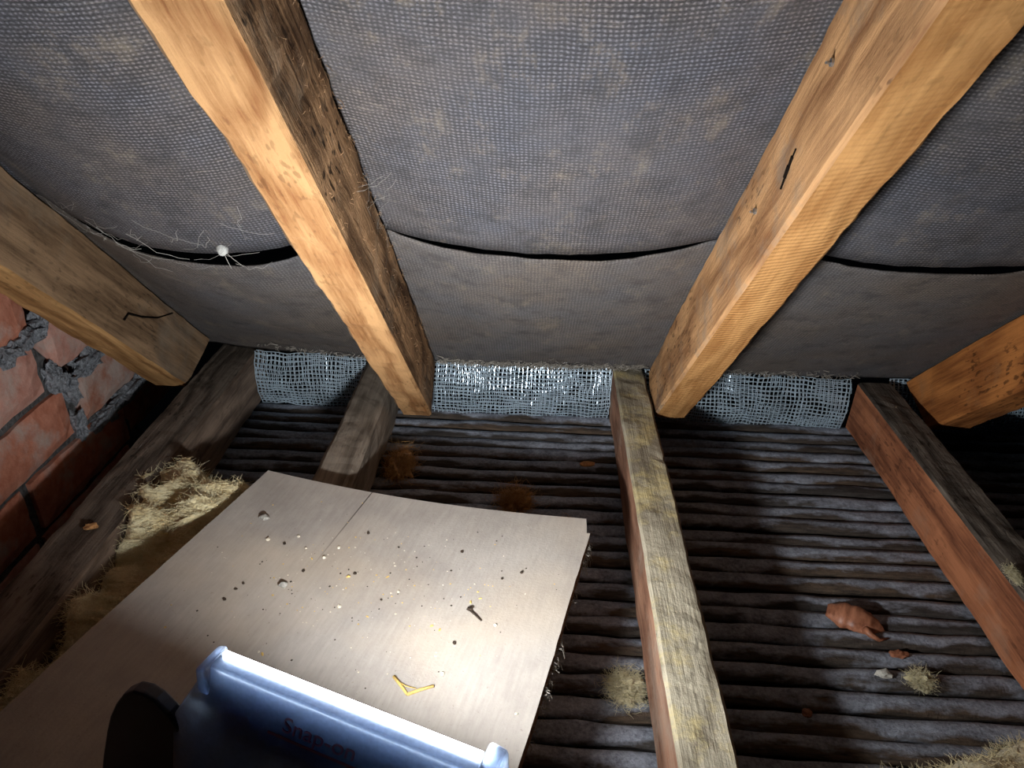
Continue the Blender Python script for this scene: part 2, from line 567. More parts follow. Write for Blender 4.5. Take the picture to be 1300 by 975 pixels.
J = -0.077
j1 = joist(-0.473, -0.411, J, [JOIST_DARK, JOIST_BROWN, JOIST_BROWN, JOIST_DARK, RAFT_END], 1,
           'dark grimy ceiling joist nearest the brick wall, beside the yellow wool', 0.992)
j2 = joist(-0.245, -0.197, J, [JOIST_GREY, JOIST_BROWN, JOIST_GREY, JOIST_GREY, RAFT_END], 2,
           'grey dusty joist with rounded edge running under the pale board', 0.955, 0.004, 0.006)
j3 = joist(0.113, 0.158, J, [JOIST_PINK, JOIST_PINK, JOIST_GREY, JOIST_YELLOW, RAFT_END], 3,
           'joist with pale yellowish woolly top and pinkish side, right of the board', 0.955, 0.003)
j4 = joist(0.457, 0.506, J, [JOIST_RED, JOIST_RED, JOIST_BROWN, JOIST_DARK, RAFT_END], 4,
           'red-brown sided ceiling joist with dark grey top at the right', 0.940, 0.002)

# ------------------------------------------------------------------ rafters (local Y runs down the slope, local Z outward)
SL = (-math.pi / 4, 0, 0)


def rafter(x0, x1, n0, n1, s1, mats, seed, label, wane=0.001, amp=0.0012, skew=0.045):
    # world point (x, s, n): y = (s+n)/r2, z = (n-s)/r2
    me = beam_mesh('rafter', x0, x1, -1.05, s1, n0, n1, mats, seed, 120, 0.003, amp, wane, skew)
    return tag(link('rafter', me, None, (0, 0, 0), SL), label, 'rafter', 'roof rafters')


TOP, BOT = 0.6718, 0.5904
r1 = rafter(-0.522, -0.4765, 0.610, 0.6965, 0.622, [RAFT_DULL_PALE, RAFT_DULL, RAFT_DULL, RAFT_DULL, RAFT_END], 5,
            'dull brown rafter against the brick wall at the left')
r2 = rafter(-0.184, -0.142, BOT, TOP, 0.658, [RAFT_PALE, RAFT_DULL, RAFT_ROUGH, RAFT_DULL, RAFT_END], 6,
            'rafter with bright pine underside and rough splintery brown right face', 0.002, 0.0018, 0.0)
r3 = rafter(0.161, 0.2045, BOT, TOP, 0.616, [RAFT_PALE2, RAFT_MID, RAFT_DULL, RAFT_DULL, RAFT_END], 7,
            'bright orange pine rafter with a dark split and nail in its left face', 0.002)
r4 = rafter(0.527, 0.577, BOT, TOP, 0.627, [RAFT_ORANGE, RAFT_ORANGE, RAFT_DULL, RAFT_DULL, RAFT_END], 8,
            'brown-orange rafter at the far right edge, only its foot in view')


def sn(x, s, n):
    return Vector((x, (s + n) / R2, (n - s) / R2))


# dark split and nail in the left face of the bright right rafter
sp = MB()
pts = [(0.1607, 0.066, 0.630), (0.1607, 0.072, 0.6285), (0.1607, 0.079, 0.6262), (0.1607, 0.088, 0.6232), (0.1607, 0.097, 0.62)]
for a, b, r_ in zip(pts[:-1], pts[1:], (0.0006, 0.0013, 0.0016, 0.0008)):
    sp.strand([a, ((a[0] + b[0]) / 2, (a[1] + b[1]) / 2, (a[2] + b[2]) / 2), b], r_, r_ * 0.9, 6)
tag(sp.build('split', BLACK_SPLIT, r3), 'dark narrow split in the timber')
for (s_, n_) in ((0.151, 0.634), (0.004, 0.644)):
    nl = MB()
    nl.strand([(0.1625, s_, n_), (0.1592, s_, n_)], 0.0026, 0.0024, 10)
    nl.strand([(0.1600, s_, n_), (0.1560, s_ - 0.002, n_ - 0.002)], 0.0011, 0.0009, 6)
    nl.build('nail', STEEL, r3)
ck = MB()
ck.strand([(-0.4757, 0.4448, 0.6385), (-0.4757, 0.4504, 0.6484), (-0.4757, 0.4787, 0.6555), (-0.4757, 0.5141, 0.6682), (-0.4757, 0.548, 0.688)], 0.0014, 0.0009, 6)
tag(ck.build('split', BLACK_SPLIT, r1), 'dark wandering crack near the foot')
# splinters and fluff on the rough face of the left-centre rafter
rs = random.Random(5)
spn = MB()
for k in range(420):
    s_ = rs.uniform(-0.35, 0.60)
    n_ = TOP - abs(rs.gauss(0, 0.018)) if rs.random() < 0.75 else rs.uniform(BOT + 0.004, TOP)
    x_ = -0.1415
    L = rs.uniform(0.002, 0.008)
    dx, ds = rs.uniform(0.15, 0.8), rs.choice((-1, 1)) * rs.uniform(0.3, 1)
    p = [(x_, s_, n_), (x_ + L * dx * .6, s_ + L * ds * .6, n_ + rs.uniform(-.001, .001)), (x_ + L * dx * .8, s_ + L * ds, n_ + rs.uniform(-.003, .002))]
    spn.strand(p, 0.00025, 0.0001)
tag(spn.build('splinters', RAFT_ROUGH, r2), 'frayed splinters along the rough face', kind='stuff')

# ------------------------------------------------------------------ roofing felt
BAYS = [(-0.605, -0.522, 0.004, 0.004), (-0.4765, -0.184, 0.042, 0.030), (-0.142, 0.161, 0.021, 0.013), (0.2045, 0.527, 0.022, 0.012), (0.577, 0.90, 0.022, 0.007)]


def n_top(x):
    if x <= -0.4765:
        return 0.6985
    if x < -0.184:
        return 0.6985 + (0.6738 - 0.6985) * (x + 0.4765) / (-0.184 + 0.4765)
    return 0.6738


def bay(x):
    for a, b, sg, gp in BAYS:
        if a < x < b:
            q = (x - a) / (b - a) * 2 - 1
            return (1 - abs(q) ** 2.2), sg, gp
    return 0.0, 0.0, 0.0


S_LAP = 0.272


def felt(name, s_of, mat, nx, ns, label, sagf, seed):
    xs = [-0.586 + (0.90 + 0.586) * i / nx for i in range(nx + 1)]
    vs, uvs, fs = [], [], []
    for x in xs:
        c, sg, gp = bay(x)
        s0, s1 = s_of(x, c, gp)
        for j in range(ns + 1):
            s = s0 + (s1 - s0) * j / ns
            n = n_top(x) - sg * c * sagf(s) + (0.0025 * fbm(x * 9 + seed, s * 9) + 0.0008 * fbm(x * 40, s * 40 + seed)) * c
            vs.append(sn(x, s, n))
            uvs.append((x, s))
    w_ = ns + 1
    for i in range(nx):
        for j in range(ns):
            fs.append((i * w_ + j, (i + 1) * w_ + j, (i + 1) * w_ + j + 1, i * w_ + j + 1))
    mb = MB()
    mb.add(vs, fs)
    me = mb.mesh(name, mat, True)
    ul = me.uv_layers.new(name='weave')
    for lp in me.loops:
        ul.data[lp.index].uv = uvs[lp.vertex_index]
    o = link(name, me)
    so = o.modifiers.new('thickness', 'SOLIDIFY')
    so.thickness = 0.0016
    so.offset = 1.0
    return tag(o, label, 'felt', 'sheets of roofing felt')


felt_u = felt('roofing_felt', lambda x, c, gp: (-1.02, S_LAP + 0.0012 * fbm(x * 60, 2)), FELT_UP, 150, 60,
              'large upper sheet of woven hessian felt sagging between the rafters',
              lambda s: 0.45 + 0.55 * min(1, max(0, (s + 0.35) / 0.6)), 1.0)
felt_l = felt('roofing_felt', lambda x, c, gp: (S_LAP + 0.001 + gp * min(1.0, c ** 0.6 * 1.1) + 0.0012 * fbm(x * 50, 8), n_top(x) - 0.005), FELT_LOW, 150, 40,
              'darker lower strip of felt between the black lap gap and the eaves mesh',
              lambda s: 1.0 if s < S_LAP else max(0.08, 1 - ((s - S_LAP) / 0.39) ** 1.3), 5.0)
# dusty lint along the bottom hem of the lower felt
lint = MB()
rk = random.Random(8)
for k in range(900):
    x = rk.uniform(-0.135, 0.155) if k < 640 else rk.choice((rk.uniform(0.21, 0.30), rk.uniform(-0.40, -0.2), rk.uniform(0.30, 0.45)))
    s = 0.660 - abs(rk.gauss(0, 0.008))
    c, sg, gp = bay(x)
    n = n_top(x) - sg * c * 0.1 - 0.002
    p0 = sn(x, s, n)
    p1 = p0 + Vector((rk.uniform(-.008, .008), rk.uniform(-.004, .001), rk.uniform(-.005, .003)))
    p2 = p1 + Vector((rk.uniform(-.006, .006), rk.uniform(-.003, .001), rk.uniform(-.004, .004)))
    lint.strand([p0, p1, p2], 0.0005, 0.0003)
tag(lint.build('hem_lint', LINT, felt_l), 'pale grey lint along the hem', kind='stuff')

# ------------------------------------------------------------------ wire mesh at the eaves
def wire_mesh(x0, x1, z0, z1, seed, label, cell=0.0060, slope=0.0):
    root = tag(link('wire_mesh', None, None, ((x0 + x1) / 2, 0.956, z0)), label, 'wire mesh', 'eaves mesh between the joists')
    cxm = (x0 + x1) / 2

    def P(x, z, layer):
        q = (z - z0) / (z1 - z0)
        yy = 0.004 * fbm(x * 14 + seed, z * 20, layer * 3.0) - 0.012 * math.sin(math.pi * min(1, max(0, q))) + layer * 0.0042 + 0.0026 * fbm(x * 60, z * 60, seed + layer)
        dx = 0.0040 * fbm(x * 22, z * 22 + seed, 4 + layer)
        dz = 0.0040 * fbm(x * 18 + seed, z * 18, 9 + layer)
        return (x + dx - cxm, yy, z + dz - z0 + slope * (x - cxm))
    for layer in range(2):
        mb = MB()
        nx = int((x1 - x0) / cell)
        nz = int((z1 - z0) / cell)
        off = layer * 0.45 * cell
        for i in range(nx + 1):
            x = min(x1, x0 + i * cell + off)
            mb.strand([P(x, z0 + (z1 - z0) * k / (2 * nz), layer) for k in range(2 * nz + 1)], 0.00075, None, 4)
        for k in range(nz + 1):
            z = min(z1, z0 + k * cell + off)
            mb.strand([P(x0 + (x1 - x0) * i / nx, z, layer) for i in range(nx + 1)], 0.00075, None, 4)
        mb.build('mesh_layer', WIRE, root)
    return root


wire_mesh(-0.409, -0.247, -0.082, 0.004, 1, 'galvanised wire mesh between the two leftmost joists, lower half in shade')
wire_mesh(-0.195, 0.111, -0.094, 0.004, 2, 'brightest strip of wire mesh, in the middle bay behind the pale board')
wire_mesh(0.160, 0.455, -0.094, -0.001, 3, 'wire mesh between the bright rafter foot and the red-brown joist', slope=-0.045)
wire_mesh(0.508, 0.86, -0.092, 0.002, 4, 'small glimpse of wire mesh right of the far right rafter foot')

# ------------------------------------------------------------------ loose board across the joists
def zb(x, y):
    """upper face of the board, gently cupped"""
    q = (x + 0.11) / 0.17
    return 0.0170 + 0.0052 * min(q * q, 4.0) - 0.0036


def board_x(y):
    """left and right edge of the board at depth y"""
    L = [(0.10, -0.43), (0.344, -0.369), (0.416, -0.350), (0.535, -0.316), (0.647, -0.284)]
    Rr = [(0.10, -0.075), (0.318, -0.002), (0.358, 0.009), (0.414, 0.023), (0.486, 0.040), (0.568, 0.0605), (0.60, 0.067)]

    def ip(t):
        for (a, b), (c, d) in zip(t[:-1], t[1:]):
            if y <= c:
                return b + (d - b) * (y - a) / (c - a)
        return t[-1][1]
    return ip(L), ip(Rr)


def board_material():
    t = NT('board_pale_laminate')
    rot = t.coord('Object', (1, 1, 1), (0, 0, 0), (0, 0, 0.24))
    st = t.n('ShaderNodeMapping')
    st.inputs['Scale'].default_value = (1, 0.12, 1)
    t.put(st.inputs[0], rot)
    grain = t.noise(st.outputs[0], 280, 4, 0.7)
    cloud = t.noise(t.coord('Object'), 9, 5, 0.65)
    grit = t.noise(t.coord('Object'), 420, 3, 0.6)
    col = t.ramp(t.math('ADD', t.math('MULTIPLY', grain, 0.3), t.math('MULTIPLY', cloud, 0.7)), [(0.35, srgb(154, 146, 139)), (0.65, srgb(186, 178, 169))])
    col = t.mix(t.ramp(grit, [(0.66, 0.0), (0.74, 0.5)]), col, srgb(116, 104, 92))
    warm = t.noise(t.coord('Object', (1, 1, 1), (3, 1, 0)), 5, 4)
    col = t.mix(t.ramp(warm, [(0.5, 0.0), (0.7, 0.4)]), col, srgb(204, 184, 158))
    # scored line, darkest at the far edge and worn away towards the lamp
    sep = t.n('ShaderNodeSeparateXYZ')
    t.put(sep.inputs[0], t.coord('Object'))
    d = t.math('ABSOLUTE', t.math('SUBTRACT', t.math('ADD', sep.outputs[0], 0.167), t.math('MULTIPLY', t.math('SUBTRACT', sep.outputs[1], 0.618), 0.27)))
    line = t.math('MULTIPLY', t.math('LESS_THAN', d, 0.0007), t.ramp(sep.outputs[1], [(0.50, 0.0), (0.60, 0.85)]))
    col = t.mix(line, col, srgb(60, 50, 44))
    nb = t.bump(grain, 0.16, 0.001)
    nb = t.bump(grit, 0.3, 0.0008, nb)
    return t.done(col, 0.9, nb, 0.1)


bd = MB()
NX = 26
JQ = sorted([j / 40 for j in range(41)] + [0.9541, 0.9557])
NY = len(JQ) - 1
BT = 0.0145


def far_edge(x):
    return 0.647 - 0.059 * min(1.0, (x + 0.284) / 0.342) - 0.004 * math.sin(math.pi * min(1, max(0, (x + 0.284) / 0.342)))


vs = []
for j in range(NY + 1):
    for i in range(NX + 1):
        q = i / NX
        jq = JQ[j]
        # near edge at y = 0.10, far edge slanting
        yn = 0.10
        x_far = -0.284 + (0.060 + 0.284) * q
        yf = far_edge(x_far)
        y_ = yn + (yf - yn) * jq
        a, b = board_x(y_)
        b = min(b, 0.0605)
        if y_ > 0.566 and i == NX:
            b -= 0.0035                              # the broken-away corner step
        x_ = a + (b - a) * q
        x_ += 0.0006 * fbm(y_ * 90, q * 3) if i in (0, NX) else 0
        vs.append((x_, y_, zb(x_, y_)))
fs = [(j * (NX + 1) + i, j * (NX + 1) + i + 1, (j + 1) * (NX + 1) + i + 1, (j + 1) * (NX + 1) + i) for j in range(NY) for i in range(NX)]
top_n = len(vs)
low = [(x, y, z - BT) for (x, y, z) in vs]
rim = list(range(NX + 1)) + [j * (NX + 1) + NX for j in range(1, NY + 1)] + [NY * (NX + 1) + i for i in range(NX - 1, -1, -1)] + [j * (NX + 1) for j in range(NY - 1, 0, -1)]
bd.add(vs + low, fs, 0)
bd.f += [tuple(top_n + k for k in reversed(f)) for f in fs]
bd.mi += [1] * len(fs)
for k in range(len(rim)):
    a, b = rim[k], rim[(k + 1) % len(rim)]
    bd.f.append((a, top_n + a, top_n + b, b))
    bd.mi.append(1)
BOARD_EDGE = plain('board_fibre_edge', srgb(112, 84, 62), 0.95, 0.45, 260, 1.0, dist=0.003)
board = tag(bd.build('loose_board', [board_material(), BOARD_EDGE]), 'pale grey-beige board lying across the joists, sprinkled with crumbs', 'board')
fz = MB()
rb = random.Random(21)
for k in range(170):
    y_ = rb.choice((rb.uniform(0.38, 0.44), rb.uniform(0.34, 0.56), rb.uniform(0.53, 0.56)))
    b = min(board_x(y_)[1], 0.0605)
    p = Vector((b - 0.0005, y_, zb(b, y_) - rb.uniform(0.003, 0.014)))
    q = p + Vector((rb.uniform(0.001, 0.005), rb.uniform(-.004, .004), rb.uniform(-.004, .001)))
    r_ = q + Vector((rb.uniform(-0.001, 0.003), rb.uniform(-.004, .004), rb.uniform(-.008, .0)))
    fz.strand([p, q, r_], 0.00035, 0.0002)
tag(fz.build('edge_fluff', LINT, board), 'pale fluff caught on the board edge', kind='stuff')

# ------------------------------------------------------------------ work light standing on the board
LU = Vector((0.9404, -0.3401, 0)).normalized()          # along the lamp
LN = Vector((0.3401, 0.9404, 0))                         # the way it shines
LO = Vector((-0.1668, 0.2744, 0.165))                      # its top left corner


def lamp_pt(u, n, z):
    return LO + (LU * u + LN * n + Vector((0, 0, z))) * 1.076


def navy_material():
    t = NT('lamp_navy_plastic')
    nz = t.noise(t.coord('Object'), 400, 3)
    t.bsdf.inputs['Coat Weight'].default_value = 0.2
    t.bsdf.inputs['Subsurface Weight'].default_value = 0.8
    t.bsdf.inputs['Subsurface Radius'].default_value = (0.85, 0.92, 1.0)
    t.bsdf.inputs['Subsurface Scale'].default_value = 0.10
    return t.done(t.ramp(nz, [(0.3, srgb(76, 90, 114)), (0.7, srgb(88, 102, 128))]), 0.38, t.bump(nz, 0.05, 0.0005), 0.5)


NAVY = navy_material()
lamp = tag(link('work_light', None, None, lamp_pt(0.07, 0, -0.138)), 'dark navy work light seen from behind, its top edge glowing white', 'work light')


def lamp_part(name, mb, mat, smooth=False, bev=0.0):
    base = lamp.location
    mb.v = [tuple(Vector(p) - base) for p in mb.v]
    o = mb.build(name, mat, lamp, smooth)
    if bev:
        bv = o.modifiers.new('bevel', 'BEVEL')
        bv.width = bev
        bv.segments = 3
        bv.limit_method = 'ANGLE'
    return o


def prism(outline, n0, n1):
    """outline in (u, z) of the lamp, extruded along the way it shines"""
    mb = MB()
    k = len(outline)
    mb.add([lamp_pt(u, n0, z) for u, z in outline] + [lamp_pt(u, n1, z) for u, z in outline],
           [tuple(range(k - 1, -1, -1)), tuple(range(k, 2 * k))] + [(i, (i + 1) % k, k + (i + 1) % k, k + i) for i in range(k)])
    return mb


hs = prism([(0.003, 0.004), (0.150, 0.004), (0.151, -0.1388), (-0.020, -0.1388), (-0.020, -0.034)], -0.008, 0.0)
for q, zz in ((2, -0.138), (3, -0.138), (4, -0.034)):
    hs.v[q] = tuple(Vector(hs.v[q]) + LN * (zz * 0.30))      # the back slopes out towards the foot
lamp_part('housing', hs, NAVY, False, 0.0012)
lug = [(-0.014, -0.1362), (-0.015, -0.040), (-0.020, -0.030), (-0.027, -0.0235), (-0.034, -0.0215), (-0.042, -0.0235), (-0.051, -0.031), (-0.060, -0.043),
       (-0.069, -0.058), (-0.077, -0.075), (-0.089, -0.103), (-0.102, -0.1362)]
DARK_NAVY = plain('lamp_bracket_dark_plastic', srgb(52, 60, 76), 0.45, 0.15, 300, 0.05, 0.4)
lamp_part('stand_bracket', prism(lug, -0.020, -0.012), DARK_NAVY, False, 0.002)
cap = lamp_part('end_cap', prism([(0.1475, 0.006), (0.157, 0.004), (0.158, -0.030), (0.1475, -0.030)], -0.014, 0.0085), NAVY, False, 0.0025)
lamp_part('end_cap', prism([(-0.002, 0.003), (0.0045, 0.0055), (0.0045, -0.030), (-0.006, -0.030)], -0.0125, 0.005), NAVY, False, 0.002)
em = NT('lamp_led_diffuser')
em.bsdf.inputs['Base Color'].default_value = (0.9, 0.9, 0.9, 1)
em.bsdf.inputs['Emission Color'].default_value = LAMP_COLOUR
em.bsdf.inputs['Emission Strength'].default_value = 7.0
df = prism([(0.005, 0.0044), (0.147, 0.0044), (0.147, -0.004), (0.005, -0.004)], 0.0002, 0.0026)
dfo = lamp_part('led_diffuser', df, em.mat)
led = NT('lamp_led_bulb')
led.bsdf.inputs['Emission Color'].default_value = LAMP_COLOUR
led.bsdf.inputs['Emission Strength'].default_value = LAMP_STRENGTH
bulb = lump(1, 1, 1, 1, 3, 0.0)
bulb.v = [tuple(lamp_pt(0.072 + 0.030 * x, 0.0078 + 0.0062 * y, -0.0240 + 0.0095 * z)) for x, y, z in bulb.v]
lamp_part('led_bulb', bulb, led.mat, True)
lamp_part('added_light_block', prism([(0.004, -0.0045), (0.148, -0.0045), (0.148, -0.0355), (0.004, -0.0355)], 0.0002, 0.0010), STEEL)  # unseen plate added to keep the bulb's light out of the housing
baffle = prism([(0.004, -0.0350), (0.148, -0.0350), (0.148, -0.046), (0.004, -0.046)], 0.0, 0.0215)  # unseen ledge added below the bulb to dim the nearby board
lamp_part('added_light_baffle', baffle, NAVY, False, 0.0)

# red maker's lettering with a line beneath it, on the back
LOGO = NT('lamp_logo_red').done(srgb(140, 88, 104), 0.5, None, 0.3)
cu = bpy.data.curves.new('lettering', 'FONT')
cu.body = 'Snap-on'
cu.size = 0.0135
cu.shear = 0.2
cu.extrude = 0.0002
cu.align_x = 'CENTER'
tmp = bpy.data.objects.new('lettering', cu)
COL.objects.link(tmp)
bpy.context.view_layer.update()
me = bpy.data.meshes.new_from_object(tmp)
bpy.data.objects.remove(tmp)
me.materials.clear()
me.materials.append(LOGO)
logo = link('lettering', me, lamp)
UPB = (LN * 0.0414 + Vector((0, 0, 0.1528))).normalized()     # up the sloping back
OUTB = LU.cross(UPB).normalized()                              # out of the back
mw = Matrix.Identity(4)
for r_, ax in enumerate((LU, UPB, OUTB)):
    for c_ in range(3):
        mw[c_][r_] = ax[c_]
mw = Matrix.Translation(lamp_pt(0.0685, -0.0128, -0.0145) + OUTB * 0.0010 - lamp.location) @ mw
logo.matrix_local = mw
logo['label'] = 'faint red maker lettering'
ul_ = MB()
ul_.box((-0.030, -0.0046, -0.0003), (0.030, -0.0033, 0.0003))
link('underline', ul_.mesh('underline', LOGO), lamp).matrix_local = mw

# ------------------------------------------------------------------ glass-wool insulation
def wool_material(name, a, b):
    t = NT(name)
    v = t.coord('Object')
    n1 = t.noise(t.coord('Object', (0.4, 1, 1), (0, 0, 0), (0, 0, 0.3)), 36, 5, 0.7, 0.6)
    n2 = t.noise(t.coord('Object', (0.25, 1, 1), (0, 0, 0), (0, 0, 0.3)), 300, 4, 0.7, 0.8)
    col = t.ramp(t.math('ADD', t.math('MULTIPLY', n1, 0.6), t.math('MULTIPLY', n2, 0.4)), [(0.34, b), (0.62, a)])
    nb = t.bump(n2, 1.0, 0.003)
    nb = t.bump(n1, 0.8, 0.008, nb)
    t.bsdf.inputs['Sheen Weight'].default_value = 0.3
    return t.done(col, 0.95, nb, 0.1)


WOOL = wool_material('glass_wool_yellow', srgb(250, 240, 200), srgb(220, 194, 136))
WOOL_BROWN = wool_material('glass_wool_brown', srgb(214, 166, 104), srgb(160, 112, 62))


def wool_pad(name, outline_fn, nu, nv, mat, label, seed, fibres, fib_len, thick, amp, spill=0.0, rise=0.0):
    """quilted, ragged pad: outline_fn(u, v) -> base point; displaced upwards in folds and fringed with loose fibres"""
    vs, fs = [], []
    for i in range(nu + 1):
        for j in range(nv + 1):
            u, v = i / nu, j / nv
            p = Vector(outline_fn(u, v))
            e = min(u, 1 - u, v, 1 - v) * 2
            h = thick * min(1.0, e * 3.2) ** 0.5
            f1 = fbm(p.x * 9 + seed, p.y * 17, 0.3)
            f2 = abs(fbm(p.x * 9 + seed + p.y * 8, p.y * 46 - p.x * 10, 7.3, 3))
            k_far = max(0.0, u - 0.62) / 0.38
            p.x -= spill * k_far * max(0.0, 1 - v * 2.2)
            p.z += rise * k_far * min(1.0, e * 6) * (1.0 + 0.8 * fbm(p.x * 20, p.y * 12, seed, 2)) + h + amp * f1 * min(1, e * 4) - amp * 1.1 * f2 * min(1, e * 4)
            p.x += 0.010 * fbm(p.y * 22, seed, p.x * 15) * (1 if e > 0 else 1.2)
            p.y += 0.010 * fbm(p.x * 22, seed + 4, p.y * 15) * (1 if e > 0 else 1.2)
            vs.append(p)
    w_ = nv + 1
    for i in range(nu):
        for j in range(nv):
            fs.append((i * w_ + j, (i + 1) * w_ + j, (i + 1) * w_ + j + 1, i * w_ + j + 1))
    root = link(name, None, None, tuple(outline_fn(0.5, 0.5)))
    tag(root, label, 'insulation')
    base = root.location.copy()
    mb = MB()
    n0 = len(vs)
    low_ = []
    for k, p in enumerate(vs):
        b = Vector(outline_fn((k // w_) / nu, (k % w_) / nv))
        low_.append(Vector((b.x if spill else p.x, b.y if spill else p.y, min(p.z, b.z))) - base)
    mb.add([p - base for p in vs] + low_, fs)
    rim_ = [i * w_ for i in range(nu + 1)] + [nu * w_ + j for j in range(1, nv + 1)] + [i * w_ + nv for i in range(nu - 1, -1, -1)] + [j for j in range(nv - 1, 0, -1)]
    for k in range(len(rim_)):
        a, b = rim_[k], rim_[(k + 1) % len(rim_)]
        mb.f.append((b, n0 + b, n0 + a, a))
        mb.mi.append(0)
    mb.f += [tuple(n0 + q for q in reversed(f)) for f in fs]
    mb.mi += [0] * len(fs)
    mb.build('batt', mat, root, True)
    fb = MB()
    rr = random.Random(seed)
    for k in range(fibres):
        i, j = rr.randrange(nu + 1), rr.randrange(nv + 1)
        if rr.random() < 0.35:
            i, j = rr.choice(((nu, j), (nu, j), (0, j), (i, nv), (i, 0)))
        p = vs[i * w_ + j] - base
        d = Vector((rr.gauss(0, 1.2), rr.gauss(0, 0.7), rr.gauss(0.12, 0.25))).normalized()
        pts = [p - d * 0.002]
        for q in range(3):
            d = (d + Vector((rr.gauss(0, .35), rr.gauss(0, .35), rr.gauss(0, .15)))).normalized()
            pts.append(pts[-1] + d * fib_len * rr.uniform(0.15, 0.5))
        fb.strand(pts, 0.00026, 0.00012)
    tag(fb.build('fibres', mat, root), kind='stuff')
    return root


def pad_left(u, v):
    # u runs from near the camera (0) to the far ragged end (1); v from the joist (0) to the board (1)
    y_ = 0.20 + (0.690 - 0.20) * u
    xr = board_x(min(y_, 0.647))[0] - 0.010 + 0.05 * max(0.0, (y_ - 0.648) / 0.042) * 0.8
    y_ += max(0.0, (u - 0.7) / 0.3) * (0.028 * math.sin(v * 7.0 + 0.3) * (1 - 0.5 * v) + 0.012 * fbm(v * 9, 2.0) - 0.045 * max(0.0, v - 0.35))
    return (-0.408 + (xr + 0.408) * v, y_, -0.078 + 0.010 * u)


wool_pad('glass_wool', pad_left, 90, 30, WOOL, 'yellow glass wool stuffed between the board and the dark left joist', 3, 20000, 0.013, 0.062, 0.024, spill=0.045, rise=0.042)


def pad_right(u, v):
    y_ = 0.10 + (0.40 - 0.10) * u
    return (0.262 + (0.450 - 0.262) * v, y_ + 0.028 * v ** 0.7 - (0.03 * (1 - v)) * u, -0.078)


wool_pad('glass_wool', pad_right, 40, 30, WOOL, 'yellow glass wool corner poking up at the bottom right of the photo', 9, 8000, 0.011, 0.048, 0.010)


def tuft(loc, size, mat, seed, n, label, spike=0.6, flat=1.0, lean=(0, 0, 0)):
    """loose tuft of wool: a matted core and stray fibres"""
    root = tag(link('wool_tuft', None, None, loc), label, 'wool tuft', 'loose wool tufts')
    rr = random.Random(seed)
    core = lump(size[0] * 0.5, size[1] * 0.5, size[2] * 0.55, seed, 4, 1.3, 2.4)
    core.v = [(x + lean[0] * max(0, z) * 1.0, y, max(z, -size[2] * .2)) for x, y, z in core.v]
    core.build('matted_core', mat, root, True)
    fb = MB()
    for k in range(n * 4):
        p = Vector((rr.gauss(0, .33) * size[0], rr.gauss(0, .33) * size[1], abs(rr.gauss(0, .35)) * size[2]))
        d = Vector((rr.gauss(0, 1) * size[0], rr.gauss(0, 1) * size[1], rr.gauss(0.1, .4) * size[2])).normalized()
        d = (d + Vector(lean)).normalized()
        pts = [p]
        for q in range(3):
            d = (d + Vector((rr.gauss(0, .35), rr.gauss(0, .35), rr.gauss(0, .25)))).normalized()
            pts.append(pts[-1] + d * max(size) * spike * rr.uniform(0.10, 0.3))
        pts = [Vector((a.x, a.y, max(a.z, -0.001))) for a in pts]
        fb.strand(pts, 0.00022, 0.0001)
    tag(fb.build('fibres', mat, root), kind='stuff')
    return root


ZL = -0.081
WOOL_PALE = wool_material('glass_wool_pale', srgb(232, 222, 186), srgb(190, 174, 124))
tuft((0.094, 0.468, ZL), (0.024, 0.026, 0.010), WOOL_PALE, 31, 420, 'pale yellow tuft of wool against the side of the middle joist')
tuft((0.372, 0.492, ZL), (0.016, 0.014, 0.012), WOOL_PALE, 32, 300, 'small off-white wool tuft on the laths right of the leaf')
tuft((-0.172, 0.800, ZL), (0.024, 0.040, 0.026), WOOL_BROWN, 33, 520, 'brown wool tuft on the laths beside the rounded grey joist')
tuft((-0.020, 0.728, ZL), (0.028, 0.016, 0.034), WOOL_BROWN, 34, 420, 'orange-brown wool tuft standing up behind the board', lean=(0.5, 0, 0.5))
tuft((0.046, 0.700, ZL), (0.010, 0.008, 0.012), WOOL_BROWN, 35, 120, 'tiny brown wool tuft behind the board corner')
tuft((0.4625, 0.552, 0.0005), (0.006, 0.016, 0.004), WOOL_PALE, 36, 160, 'thin pale strand of lint on the edge of the red-brown joist')

# ------------------------------------------------------------------ things lying about on the laths
LEAF = NT('dry_leaf')
_n = LEAF.noise(LEAF.coord('Object', (1, 0.3, 1)), 160, 4)
LEAF_M = LEAF.done(LEAF.ramp(_n, [(0.3, srgb(112, 66, 46)), (0.7, srgb(182, 122, 92))]), 0.45, LEAF.bump(_n, 0.4, 0.001), 0.4)


def curled_leaf(name, L, W, curl, loc, rz, label, seed):
    mb = MB()
    nu, nv = 18, 10
    vs, fs = [], []
    for i in range(nu + 1):
        u = i / nu
        wd = W * (math.sin(math.pi * min(1, 0.10 + 0.9 * u)) ** 0.7) * (1 + 0.18 * fbm(u * 6, seed))
        for j in range(nv + 1):
            v = (j / nv - 0.5) * 2
            th = v * curl
            x = (u - 0.5) * L
            vs.append((x, wd * math.sin(th) / curl, 0.001 + wd * (math.cos(th) - math.cos(curl)) / curl + 0.002 * fbm(u * 5, v * 3, seed) - 0.004 * (u - .5) ** 2))
    w_ = nv + 1
    for i in range(nu):
        for j in range(nv):
            fs.append((i * w_ + j, (i + 1) * w_ + j, (i + 1) * w_ + j + 1, i * w_ + j + 1))
    mb.add(vs, fs)
    o = mb.build(name, LEAF_M, None, True, loc, (0, 0, rz))
    so = o.modifiers.new('thickness', 'SOLIDIFY')
    so.thickness = 0.0007
    return tag(o, label, 'leaf')


